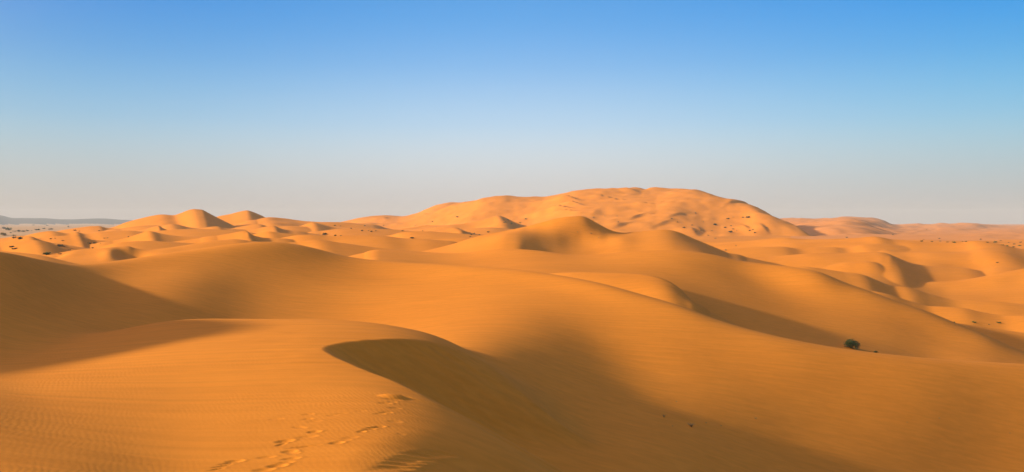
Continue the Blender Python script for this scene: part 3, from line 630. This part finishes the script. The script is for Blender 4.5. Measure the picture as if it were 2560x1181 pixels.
BU=[(20,576.5,16,'g','low green shrub patch on the plain at the left edge',G_PL),(6,573,12,'d',L_PL,G_PL),(45,579.5,10,'d',L_PL,G_PL),(56,581,9,'d',L_PL,G_PL),(64,579,8,'d',L_PL,G_PL),(77,578,4,'d',L_PL,G_PL),(94,577,12,'d',L_PL,G_PL),(108,573,7,'d',L_PL,G_PL),
 (127,575,12,'d',"dark shrub on the sand edge beside the shaded crescent at far left",G_PL),(170,569,7,'b','brown shrub on the plain just left of the first low orange dune',G_PL),(82,565,7,'d','left one of two shrubs far out on the plain below the grey hills',G_PL),(115,565,7,'d','right one of two shrubs far out on the plain below the grey hills',G_PL),
 (188,577,8,'d',L_LD,G_LD),(196,580,4,'d',L_LD,G_LD),(35,581,7,'b',L_PL,G_PL),(26,583,5,'d',L_PL,G_PL),(9,590,17,'b','brown shrubby mound at the very left edge of the picture',G_LD),(34,591,8,'b',L_LD,G_LD),(30,597,9,'d',L_LD,G_LD),(48,599,13,'d','flat dark shrub on the crest of a small dune at far left',G_LD),
 (27,619,13,'d','upper one of the two shrubs touching at the left edge above the shaded slope',G_LD),(35,624,14,'d','lower one of the two shrubs touching at the left edge above the shaded slope',G_LD),(119.5,637,23,'g','bright green low shrub above the valley of the shaded slope at left',G_LD),(145,637.5,9,'b','dry brown shrub to the right of the bright green low shrub',G_LD),
 (145,617,14,'d','dark shrub in the hollow of the curved dune at left',G_LD),(160,617,9,'b',L_LD,G_LD),(126,598.5,7,'d',L_LD,G_LD),(138,597,4,'b',L_LD,G_LD),(258.6,598,6,'d',L_LD,G_LD),(269,596.5,5,'d',L_LD,G_LD),(319,593.5,5,'b',L_LD,G_LD),(234,610,8,'d',L_LD,G_LD),(221,610.5,8,'g',L_LD,G_LD),(248.5,610.5,4,'b',L_LD,G_LD),
 (230,621.5,6,'d',L_LD,G_LD),(171,627,5,'b',L_LD,G_LD),(245,579,4,'d',L_LD,G_LD),(156,603,7,'b',L_LD,G_LD),(100,596,3,'b',L_LD,G_LD),
 (909,566,4.5,'d',L_CE,G_CE),(875,573,5,'d',L_CE,G_CE),(927,580,6,'d',L_CE,G_CE),(920,578,4,'d',L_CE,G_CE),(937,580,5,'b',L_CE,G_CE),(904,578.5,6,'d',L_CE,G_CE),(1006,578,6,'d',L_CE,G_CE),(1056,578,4,'d',L_CE,G_CE),(1079.5,555,5,'d',L_CE,G_CE),(1144,546.5,6,'d',L_CE,G_CE),
 (1032,597,14,'d','long low dark shrub in the middle of the bright sand left of the peaked dune',G_CE),(1174,584,5.5,'d',L_CE,G_CE),(1176.5,588.5,5.5,'d',L_CE,G_CE),(1184,584.5,4.5,'d',L_CE,G_CE),(1196.7,587.5,5.5,'d',L_CE,G_CE),(1218,582.5,6.5,'d',L_CE,G_CE),(1175,593,5,'d',L_CE,G_CE),(1258,558,5,'d',L_CE,G_CE),
 (957.6,567.4,4,'b',L_CE,G_CE),(1036,565,3.5,'b',L_CE,G_CE),(812,587.5,13,'d','round dark shrub in the middle distance below the end of the twin peaks ridge',G_CE),(834,566.5,5,'d',L_CE,G_CE),(850,566,4,'d',L_CE,G_CE),(839,590,7,'d',L_CE,G_CE),(849,590,4.5,'d',L_CE,G_CE),
 (1483,545,5.5,'b',L_MT,G_MT),(1512,542,3.5,'d',L_MT,G_MT),(1540.6,542,4,'d',L_MT,G_MT),(1546,556,4,'d',L_MT,G_MT),(1679,548,5.5,'d',L_MT,G_MT),(1690,557.5,5.5,'b',L_MT,G_MT),(1709,571,8.5,'d',L_MT,G_MT),(1728,564.5,5,'b',L_MT,G_MT),(1737.5,535.5,6,'b',L_MT,G_MT),(1757,556,4,'b',L_MT,G_MT),
 (1784,564,11.5,'d','largest green shrub on the lower flank of the sand mountain',G_MT),(1818,551,7.5,'d',L_MT,G_MT),(1830,545,3.5,'b',L_MT,G_MT),(1856,547,7,'d',L_MT,G_MT),(1869.5,547.5,11,'d','dark shrub highest on the right flank of the sand mountain',G_MT),(1825,566,5.5,'d',L_MT,G_MT),(1814,573,7,'d',L_MT,G_MT),(1832,574.5,5.5,'d',L_MT,G_MT),
 (1825,582.5,10,'d','shrub low on the sand mountain, near its foot and straight below the other large ones',G_MT),(1873,579,7,'d',L_MT,G_MT),(1880,576,5,'d',L_MT,G_MT),(1884,586,6.5,'d',L_MT,G_MT),(1842,577,4,'b',L_MT,G_MT),(1915,571,5.5,'b',L_MT,G_MT),(1770,591,4,'d',L_MT,G_MT),(1788,597,5,'b',L_MT,G_MT),(1751,577,3.5,'d',L_MT,G_MT),(1778,578,4,'b',L_MT,G_MT),(1737,584,3.5,'d',L_MT,G_MT),
 (1836,616,5,'b','small dry shrub on the bright sand under the right flank of the mountain',None),(1813,627,6,'b','small dry shrub at the right foot of the peaked dune',None),
 (1268,551.5,6,'d',L_CE,G_CE),(1262,557,6,'g',L_CE,G_CE),(1277,560,6,'g',L_CE,G_CE),(1314,550.5,8,'g','green shrub straight above the left shoulder of the peaked dune',G_CE),(1299,560.6,5,'g',L_CE,G_CE),
 (2305,604.5,7.5,'d',L_RR,G_RR),(2308,600,3.5,'d',L_RR,G_RR),(2331,605,6,'d',L_RR,G_RR),(2348,597,6,'d',L_RR,G_RR),(2348,604,5,'d',L_RR,G_RR),(2368,606.6,6,'d',L_RR,G_RR),(2383,608.6,10,'g','largest green shrub at the foot of the hazy range on the right',G_RR),(2404,605,4,'d',L_RR,G_RR),(2413.6,606,5,'d',L_RR,G_RR),
 (2450,600,5.5,'d',L_RR,G_RR),(2466.6,607,6,'d',L_RR,G_RR),(2487,607.6,9,'g',L_RR,G_RR),(2501.6,603,5,'d',L_RR,G_RR),(2519.6,607.5,4.5,'d',L_RR,G_RR),(2506,614,6,'d',L_RR,G_RR),(2515,617,6,'g',L_RR,G_RR),(2535,611.5,6,'d',L_RR,G_RR),(2531,618.6,6,'d',L_RR,G_RR),(2551,607,6,'d',L_RR,G_RR),(2547,616.5,8,'g',L_RR,G_RR),(2116,595,5,'d',L_RR,G_RR),(2231,588.5,5,'d',L_RR,G_RR),(2314,575,3.5,'b',L_RR,G_RR),
 (2492,660,5.5,'d','lone small shrub among the long shaded dune folds at right',None),
 (2386,807,6,'d','tiny dark shrub left of the two green ones beneath the right dune slope',None),(2434,808,9.5,'g','left one of two small green shrubs below the dunes at the right edge',None),(2473,813.5,5,'b','tiny dry shrub between two small green shrubs near the right edge',None),(2497,809,10,'g','right one of two small green shrubs below the dunes at the right edge',None)]
ORD='first second third fourth fifth sixth seventh eighth ninth tenth eleventh twelfth thirteenth fourteenth fifteenth sixteenth seventeenth eighteenth nineteenth twentieth'.split()
ORD+=['twenty-'+w for w in ORD[:9]]+['thirtieth']+['thirty-'+w for w in ORD[:9]]+['fortieth']
WHERE={G_PL:'on the far left plain',G_LD:'among the left low dunes',G_CE:'near the left mountain foot',G_MT:'on the sand mountain flank',G_RR:'before the hazy right range'}
TONE={'d':'dark','g':'green','b':'brownish'}
for gp_ in WHERE:
    mem=sorted([b for b in BU if b[5]==gp_],key=lambda b:b[0])
    for n_,b_ in enumerate(mem):
        if b_[4] in (L_PL,L_LD,L_CE,L_MT,L_RR):
            BU[BU.index(b_)]=b_[:4]+('tiny %s shrub, %s from the left of those %s'%(TONE[b_[3]],ORD[n_],WHERE[gp_]),gp_)
for i,(px,py,wd,k,lb,gp) in enumerate(BU):
    r,c=hit(px,py); d=float(Ds[r]); 
    if r<=0: continue
    me=templ[k][i%3]; s=wd/2*d/F*1.05
    place('desert_shrub',me,(A[c]*d,d,float(W[r,c]*d)-0.08*s),s,R0.uniform(0,6.28),lb,'shrub',gp,sq=R0.uniform(.6,1.0))
x,y,z=ground(2193,88); r_,c_=hit(2193,884)
place('desert_shrub',templ['d'][1],(x,y,-(882.5-HY)/F*y-0.1),0.3,0.4,'tiny dark shrub peeking over the foreground slope right of the largest shrub','shrub')
tuft=stems('grass_tuft',21,60,.75,1.0,.02,M_DRY,.45); tuft2=stems('grass_tuft',22,40,.5,1.0,.02,M_DRY,.4)
for px,py,h_,me,lb in [(1661,1046,.34,tuft2,'thin upright dry grass tuft on the shaded floor of the hollow'),(1729,1070,.45,tuft,'largest dry grass tuft on the shaded floor of the hollow'),(1766,1062,.16,tuft2,'tiny dry tuft just right of the largest grass tuft'),(1803,1069,.14,tuft,'tiny dry tuft second right of the largest grass tuft'),(1890,1052,.22,tuft,'small dark tuft alone on the hollow floor right of the grass tufts'),
    (1692,1009,.14,tuft,'tiny dry tuft highest up on the shaded hollow floor'),(1683,1070,.14,tuft2,'tiny dry tuft just left of the largest grass tuft'),(2350,1050,.16,tuft,'tiny dry tuft in the right part of the hollow floor'),(2270,1060,.14,tuft2,'faint dry tuft in the right half of the hollow floor'),(2528,1090,.16,tuft2,'tiny dry tuft near the lower right corner'),
    (1477,590,.9,tuft,'brown dry tuft in the middle of the peaked dune face'),(1494,596,.6,tuft2,'smaller dry tuft low right on the peaked dune face'),(1441,582,.6,tuft2,'dry tuft on the left part of the peaked dune face')]:
    r,c=hit(px,py); d=float(Ds[r]); place('grass_tuft',me,(A[c]*d,d,float(W[r,c]*d)-.01),h_,R0.uniform(0,6),lb,'grass tuft')
print('all',time.time()-T0)
